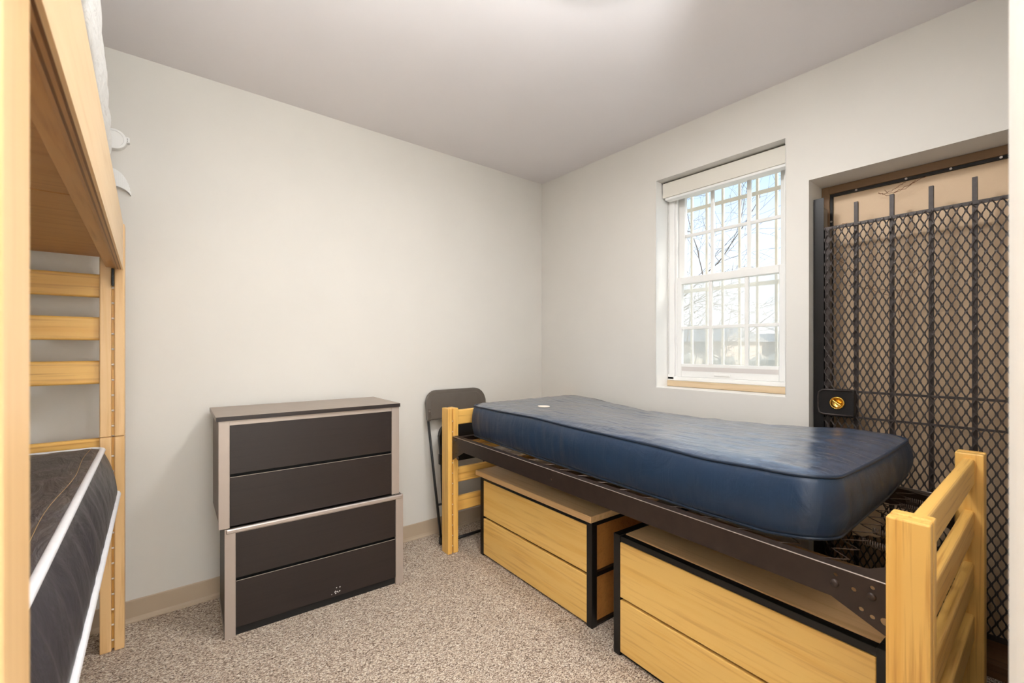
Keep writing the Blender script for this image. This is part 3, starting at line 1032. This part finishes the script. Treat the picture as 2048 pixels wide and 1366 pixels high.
# black mattress on the lower bunk
lm = thing('black_mattress', 'black satin mattress with white piped edges on the lower bunk', 'mattress', (-3.15, -1.3, 0.675))
bm, bs, ts = mattress(lm, 'black_cloth', lambda s: -3.64, lambda s: lerp(-2.712, -2.716, s), -0.262, -2.300, 0.93,
                      lambda s, t: 0.690 - 0.008 * math.sin(math.pi * s), lambda s, t: 0.877, r=0.045, crown=0.012, bulge=0.010, amp=0.007, seed=9.0, flare=0.048, nL=130, rings=18, sidew=1.6)
put('mattress_body', bm, 'black_cloth', lm, smooth=True)
tubeo('piping', [p + Vector((0.002, 0, 0.0)) for p in ts], 0.0105, 'piping_white', lm, 8, True, flat=0.8)
tubeo('piping', [p + Vector((0.002, 0, 0.0)) for p in bs], 0.0095, 'piping_white', lm, 8, True, flat=1.0)
bm = bmesh.new()
th = []
for k in range(60):
    s = k / 59
    yy = lerp(-0.30, -2.2, s)
    th.append((-2.735 - 0.012 * (1 + math.sin(s * 17)) * 0.5 - 0.02 * s, yy, 0.8865 + 0.002))
tube(bm, th, 0.0007, 5)
put('loose_thread', bm, 'thread', lm)

# white mattress and comforter on the upper bunk
um = thing('white_mattress', 'white covered mattress on the upper bunk platform', 'mattress', (-3.15, -1.3, 1.687))
bm, bs, ts = mattress(um, 'white_cloth', lambda s: -3.62, lambda s: lerp(-2.694, -2.684, s), -0.285, -2.30, 0.93,
                      lambda s, t: 1.690, lambda s, t: 2.02, r=0.05, crown=0.015, bulge=0.010, amp=0.006, seed=4.0, nL=110, rings=10, sidew=1.5)
put('mattress_body', bm, 'white_cloth', um, smooth=True)
cf = thing('white_comforter', 'rumpled white comforter piled on the upper bunk mattress', 'comforter', (-3.15, -1.3, 2.03))
bm, bs, ts = mattress(cf, 'white_cloth', lambda s: -3.60, table([(0, -2.698), (0.15, -2.690), (0.3, -2.681), (0.5, -2.672), (1, -2.655)]), -0.295, -2.28, 0.93,
                      lambda s, t: 2.045, table([(0, 0)]) and (lambda s, t: lerp(2.13, 2.34, min(1, s * 2.2))), r=0.06, crown=0.03, bulge=0.012, amp=0.009, seed=14.0, nL=120, rings=10, sidew=1.4)
put('comforter_body', bm, 'white_cloth', cf, smooth=True)

# ------------------------------------------------------------------ dresser: two stacked chests
def chest(name, label, loc, rot, W, D, z0, z1, top, group):
    t = thing(name, label, 'chest of drawers', loc, rot, group, local=True)
    Hh = z1 - z0
    pw = 0.042
    bot = 0.0 if z0 < 0.1 else 0.004
    ztop = Hh - (0.020 if top else 0.0)
    # carcass
    box('side_panel', (0.004, 0.022, 0.016, D, bot + 0.012, ztop), 'taupe_side' if top else 'espresso', t, 0.001)
    box('side_panel', (W - 0.022, W - 0.004, 0.016, D, bot + 0.012, ztop), 'taupe_side' if top else 'espresso', t, 0.001)
    box('back_panel', (0.022, W - 0.022, D - 0.012, D - 0.002, bot + 0.02, ztop), 'espresso', t)
    box('gap_shade_block', (0.024, W - 0.024, 0.030, D - 0.014, bot + 0.030, ztop - 0.006), 'black', t)  # black block, puts the shade of the drawer gaps into colour
    for x0 in (0.0, W - pw):
        box('front_stile', (x0, x0 + pw, 0.0, 0.016, bot, ztop), 'taupe', t, 0.0015)
    if top:
        box('top_panel', (-0.010, W + 0.004, -0.006, D + 0.004, Hh - 0.020, Hh), 'taupe_top', t, 0.0008)
        box('top_edge', (-0.009, W + 0.003, -0.0075, -0.0055, Hh - 0.0195, Hh - 0.001), 'espresso', t)
        box('front_rail', (pw, W - pw, 0.001, 0.016, Hh - 0.041, Hh - 0.021), 'taupe', t)
        rows = ((0.010, 0.228), (0.242, 0.463))
    else:
        bm = bmesh.new(); B(bm, 0.004, W - 0.004, -0.004, 0.016, Hh - 0.022, Hh)
        put('front_lip', bm, 'taupe_lip', t, 0.006, seg=3)
        box('base_skid', (0.0, 0.022, 0.016, D, 0.0, 0.012), 'taupe', t)
        box('base_skid', (W - 0.022, W, 0.016, D, 0.0, 0.012), 'taupe', t)
        box('top_deck', (0.022, W - 0.022, 0.016, D, Hh - 0.018, Hh - 0.002), 'espresso', t)
        box('toe_shade_strip', (pw, W - pw, 0.018, 0.026, 0.0, 0.05), 'black', t)  # black strip painted in for the shade of the toe gap
        rows = ((0.040, 0.249), (0.263, 0.466))
    for a, b in rows:
        d_ = box('drawer', (pw + 0.001, W - pw - 0.001, 0.003, 0.010, a, b), 'espresso', t, 0.0015)
        box('drawer_edge', (pw + 0.002, W - pw - 0.002, 0.0025, 0.005, b - 0.0012, b + 0.0006), 'taupe', d_)
    return t
lowc = chest('drawer_chest', 'lower dark brown two-drawer chest standing on the carpet', (-2.304, -0.437, 0.0), -math.radians(2.6), 0.829, 0.40, 0.0, 0.488, False, None)
upc = chest('drawer_chest', 'upper dark brown two-drawer chest with taupe top, stacked on another', (-2.327, -0.440, 0.489), -math.radians(1.6), 0.833, 0.40, 0.489, 0.990, True, None)
bm = bmesh.new()
r3 = random.Random(3)
for _ in range(9):
    cx, cz, s_ = 0.470 + r3.gauss(0, 0.012), 0.052 + abs(r3.gauss(0, 0.012)), r3.uniform(0.0018, 0.0045)
    v = [bm.verts.new((cx + s_ * math.cos(a) * r3.uniform(.6, 1.2), 0.0026, cz + s_ * math.sin(a) * r3.uniform(.6, 1.2))) for a in (0, 1.2, 2.5, 3.7, 5.0)]
    bm.faces.new(v)
put('scuff_marks', bm, 'white_plastic', lowc, kind='stuff', label='white chipped scuff on the bottom drawer')

# ------------------------------------------------------------------ low cabinets under the bed
def cabinet(label, loc, rot, L, D, zt, style):
    """local -y runs along the front from head to foot, +x goes back under the bed"""
    t = thing('drawer_cabinet', label, 'drawer cabinet', loc, rot, None, local=True)
    p = 0.034
    bm = bmesh.new()
    for y0 in (0.0, -L + p):
        for x0 in (0.0, D - p):
            B(bm, x0, x0 + p, y0 - p, y0, 0.0, zt)
    for x0 in (0.0, D - p):
        B(bm, x0 + (0.004 if style == 2 and x0 == 0 else 0), x0 + p, -L + p, -p, zt - (0.020 if style == 1 else 0.028), zt - (0.0 if style == 1 else 0.004))
        B(bm, x0 + 0.012, x0 + p, -L + p, -p, 0.002, 0.014)
    for y0 in (0.0, -L + p):
        B(bm, p, D - p, y0 - p, y0, zt - 0.020, zt)
        B(bm, p, D - p, y0 - p, y0, 0.23, 0.25)
        B(bm, p, D - p, y0 - p, y0, 0.002, 0.014)
    put('steel_frame', bm, 'black_frame', t, 0.0015)
    if style == 1:
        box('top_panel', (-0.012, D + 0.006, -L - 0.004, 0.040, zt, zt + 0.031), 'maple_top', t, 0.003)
        rows = ((0.012, 0.233), (0.247, zt - 0.021))
    else:
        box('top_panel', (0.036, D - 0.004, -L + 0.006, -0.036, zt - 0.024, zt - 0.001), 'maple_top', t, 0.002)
        rows = ((0.018, 0.236), (0.248, zt - 0.029))
    for y0 in (-0.018, -L + 0.030):
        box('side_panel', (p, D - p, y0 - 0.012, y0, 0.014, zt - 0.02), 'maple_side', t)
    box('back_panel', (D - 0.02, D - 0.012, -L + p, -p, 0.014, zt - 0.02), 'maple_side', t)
    box('gap_shade_block', (0.030, D - 0.024, -L + 0.034, -0.034, 0.02, zt - 0.03), 'black', t)  # black fill paints the shade between the drawers
    for a, b in rows:
        box('drawer', (0.0005, 0.020, -L + p + 0.001, -p - 0.001, a, b), 'maple_y', t, 0.0025)
    return t
cabinet('far low maple drawer cabinet under the bed, its wooden top overhanging the black frame', (-0.946, -0.458, 0), -math.radians(2.12), 0.945, 0.50, 0.489, 1)
cabinet('near low maple drawer cabinet under the bed, black frame rising around its top', (-1.024, -1.559, 0), -math.radians(3.2), 0.930, 0.50, 0.507, 2)

# ------------------------------------------------------------------ folding chair against the wall
ch = thing('folding_chair', 'black folding chair leaning folded against the wall behind the bed', 'chair', (-0.85, -0.12, 0))
def cy(z): return lerp(-0.185, -0.040, z / 1.0)            # leaning plane
XL, XR = -1.105, -0.640
def leg(x_top, x_bot):
    return [(x_bot, cy(0.0) , 0.004), (lerp(x_bot, x_top, .5), cy(0.4), 0.40), (x_top, cy(0.84), 0.84)]
tubeo('front_leg', leg(XL, -1.068), 0.0115, 'chair_tube', ch, 10, flat=0.7)
tubeo('front_leg', leg(XR, -0.640), 0.0115, 'chair_tube', ch, 10, flat=0.7)
# curved back rest
bm = bmesh.new()
ol = rrect(-1.117, -0.628, 0.806, 1.003, 0.085, 8, which=(1, 1, 0, 0))
def bk3(u, v, w):
    t = (u + 0.8725) / 0.245
    return (u, cy(v) - 0.004 + 0.012 * (1 - t * t) + w, v)
nn = 20
grid = []
import itertools
prism(bm, ol, -0.012, 0.008, bk3)
put('backrest', bm, 'chair', ch, 0.005)
bm = bmesh.new()
prism(bm, rrect(-1.085, -0.660, 0.812, 0.978, 0.065, 8, which=(1, 1, 0, 0)), -0.016, -0.011, bk3)
put('backrest_panel', bm, 'chair', ch, 0.003)
for xx in (-1.102, -0.643):
    bm = bmesh.new(); B(bm, xx - 0.012, xx + 0.012, cy(0.86) - 0.022, cy(0.86) - 0.014, 0.80, 0.885)
    put('bracket', bm, 'chair', ch, 0.002)
    bm = bmesh.new(); cyl(bm, (xx, cy(0.86) - 0.0215, 0.868), (0, -1, 0), 0.006, 0.005, 10)
    put('rivet', bm, 'steel_worn', ch)
# seat folded up between the legs
bm = bmesh.new()
prism(bm, rrect(-1.055, -0.690, 0.52, 0.775, 0.075, 8, which=(1, 1, 0, 0)), -0.020, 0.004, lambda u, v, w: (u, cy(v) - 0.030 + w, v))
put('seat', bm, 'chair_seat', ch, 0.006)
box('seat_bracket', (-1.062, -1.040, cy(0.55) - 0.052, cy(0.55) - 0.028, 0.515, 0.585), 'chair_tube', ch, 0.002)
tubeo('rear_leg', [(-1.040, cy(0.56) - 0.035, 0.56), (-1.052, cy(0.3) - 0.03, 0.30), (-1.046, -0.212, 0.022)], 0.0105, 'chair_tube', ch, 8)
tubeo('rear_leg', [(-0.700, cy(0.56) - 0.035, 0.56), (-0.690, cy(0.3) - 0.03, 0.30), (-0.690, -0.212, 0.022)], 0.0105, 'chair_tube', ch, 8)
tubeo('foot_bar', [(-1.046, -0.212, 0.022), (-0.690, -0.212, 0.022)], 0.0105, 'chair_tube', ch, 8)
tubeo('cross_bar', [(-1.085, cy(0.25), 0.25), (-0.640, cy(0.25), 0.25)], 0.008, 'chair_tube', ch, 8)
box('foot_cap', (-1.082, -1.056, -0.198, -0.172, 0.0, 0.045), 'chair_seat', ch, 0.003)
box('foot_cap', (-0.653, -0.627, -0.198, -0.172, 0.0, 0.045), 'chair_seat', ch, 0.003)

# ------------------------------------------------------------------ small fixtures on the north wall
det = thing('wall_detector', 'round white detector on the wall beside the upper bunk bedding', 'detector', (-2.690, -0.001, 2.252))
bm = bmesh.new(); lathe(bm, (-2.690, -0.0005, 2.252), (0, -1, 0), [(0.046, 0), (0.046, 0.030), (0.044, 0.034), (0.036, 0.036), (0.0345, 0.0345), (0.001, 0.035)], 36)
put('housing', bm, 'white_plastic', det, smooth=False)
bm = bmesh.new(); B(bm, -2.650, -2.634, -0.034, -0.0005, 2.246, 2.272)
sen = put('side_sensor', bm, 'white_plastic', det, 0.004)
for zz in (2.253, 2.262):
    bm = bmesh.new(); cyl(bm, (-2.642, -0.0335, zz), (0, -1, 0), 0.0018, 0.001, 8)
    put('indicator', bm, 'dot', sen)
cv = thing('ribbed_cover', 'small curved ribbed white cover on the wall below the detector', 'wall cover', (-2.70, -0.001, 2.06))
bm = bmesh.new()
N1 = 44
for i in range(N1):
    u0, u1 = -1 + 2 * i / N1, -1 + 2 * (i + 1) / N1
    um_ = (u0 + u1) / 2
    ho, hi_ = 0.118 * math.sqrt(1 - um_ * um_), 0.040 * math.sqrt(1 - um_ * um_)
    dep = 0.016 + (0.003 if i % 2 else 0.0) + 0.010 * math.sqrt(1 - um_ * um_)
    B(bm, -2.702 + 0.072 * u0, -2.702 + 0.072 * u1, -dep, -0.0005, 2.000 + hi_, 2.000 + ho)
put('ribbed_hood', bm, 'white_plastic', cv)
box('hood_lip', (-2.705, -2.699, -0.034, -0.0005, 2.036, 2.044), 'white_plastic', cv, 0.001)

# ------------------------------------------------------------------ outdoors
struct(box('ground', (0.32, 120, -70, 90, -0.5, -0.3), 'ground'))
tr = thing('bare_vine', 'bare leafless tree with fine twigs outside the window', 'tree', (1.5, 0.3, -0.3))
rt = random.Random(11)
bm_b, bm_t = bmesh.new(), bmesh.new()
def grow(p, d, length, r, depth):
    n = max(4, int(length / 0.10))
    pts = [Vector(p)]; v = Vector(d).normalized()
    for _ in range(n):
        v = (v + Vector((rt.uniform(-1, 1), rt.uniform(-1, 1), rt.uniform(-1, 1))) * 0.20 + Vector((0, 0, -0.03 if depth > 1 else 0.02))).normalized()
        nx = pts[-1] + v * (length / n)
        if nx.x < 0.62:
            v = Vector((abs(v.x) + 0.2, v.y, v.z)).normalized(); nx = pts[-1] + v * (length / n)
        pts.append(nx)
    rad = [lerp(r, r * 0.45, k / max(1, len(pts) - 1)) for k in range(len(pts))]
    tube(bm_b if depth < 2 else bm_t, pts, rad, 6 if depth < 2 else 4)
    if depth < 4:
        kids = (7, 6, 4, 2)[depth]
        for _ in range(kids):
            k = rt.randint(max(1, n // 4), n)
            dd = (v * 0.4 + Vector((rt.uniform(-1, 1), rt.uniform(-1.1, 0.9), rt.uniform(-0.5, 0.9)))).normalized()
            grow(pts[k], dd, length * rt.uniform(0.45, 0.7), max(0.0013, r * 0.45), depth + 1)
for p, d, L in (((1.5, 0.42, -0.3), (0.05, -0.02, 1), 3.2), ((1.5, 0.40, 0.9), (0.1, -0.6, 0.8), 1.5), ((1.5, 0.42, 2.2), (0.1, -1, 0.35), 1.6), ((1.6, 0.4, 1.6), (0.2, -1, -0.05), 1.2)):
    grow(p, d, L, 0.013, 0)
put('branches', bm_b, 'twig', tr, kind='stuff')
put('twigs', bm_t, 'twig', tr, kind='stuff')

def house(label, x, y, w, d, h, rh, cat='house', wall='far_wall', roof='far_roof', wins=4):
    t = thing('far_house', label, cat, (x, y, -0.3))
    box('house_wall', (x, x + d, y - w / 2, y + w / 2, -0.3, h), wall, t)
    bm = bmesh.new()
    e = 0.5
    a = [(x - e, y - w / 2 - e, h), (x + d + e, y - w / 2 - e, h), (x + d + e, y + w / 2 + e, h), (x - e, y + w / 2 + e, h),
         (x + d / 2 - .2, y - w / 2, h + rh), (x + d / 2 + .2, y - w / 2, h + rh), (x + d / 2 + .2, y + w / 2, h + rh), (x + d / 2 - .2, y + w / 2, h + rh)]
    H(bm, a)
    put('roof', bm, roof, t)
    for k in range(wins):
        yy = y - w / 2 + w * (k + 0.5) / wins
        box('house_window', (x - 0.05, x, yy - 0.5, yy + 0.5, 0.9, 2.0), 'far_roof', t)
    return t
house('low brick house beyond the lawn, left in the window', 34, 22, 14, 8, 1.9, 1.3)
house('long pale building behind the lawn, middle of the window', 48, 13, 16, 9, 2.0, 1.0)
cp = thing('carport', 'open carport with a flat grey roof outside, right in the window', 'carport', (16, 2.2, -0.3))
box('roof_slab', (15, 20, -1.5, 3.6, 2.45, 2.95), 'far_roof', cp)
for yy in (-1.3, 3.4):
    for xx in (15.2, 19.8):
        box('pillar', (xx - 0.08, xx + 0.08, yy - 0.08, yy + 0.08, -0.3, 2.45), 'far_wall', cp)
vn = thing('parked_van', 'white van parked under the carport outside', 'van', (17, 1.6, -0.3))
bm = bmesh.new(); H(bm, [(15.8, 0.9, 0.0), (19.2, 0.9, 0.0), (19.2, 2.6, 0.0), (15.8, 2.6, 0.0), (15.9, 1.0, 1.75), (19.0, 1.0, 1.75), (19.0, 2.5, 1.75), (15.9, 2.5, 1.75)])
put('van_body', bm, 'far_white', vn, 0.08)
for xx in (16.4, 18.5):
    for yy in (0.9, 2.6):
        bm = bmesh.new(); cyl(bm, (xx, yy - 0.1, 0.02), (0, 1, 0), 0.32, 0.2, 14)
        put('wheel', bm, 'seal', vn)
bm = bmesh.new()
for k in range(70):
    yy = -20 + k * 1.0
    c = Vector((26 + rt.uniform(-1, 1), yy, 0.2))
    bmesh.ops.create_icosphere(bm, subdivisions=1, radius=rt.uniform(0.7, 1.1), matrix=Matrix.Translation(c) @ Matrix.Diagonal((1, 1, 0.9, 1)))
hd = put('hedge', bm, 'hedge', None, org=(26, 15, -0.3), kind='stuff')
tag(hd, 'low bare winter hedge running across the lawn outside', 'hedge')
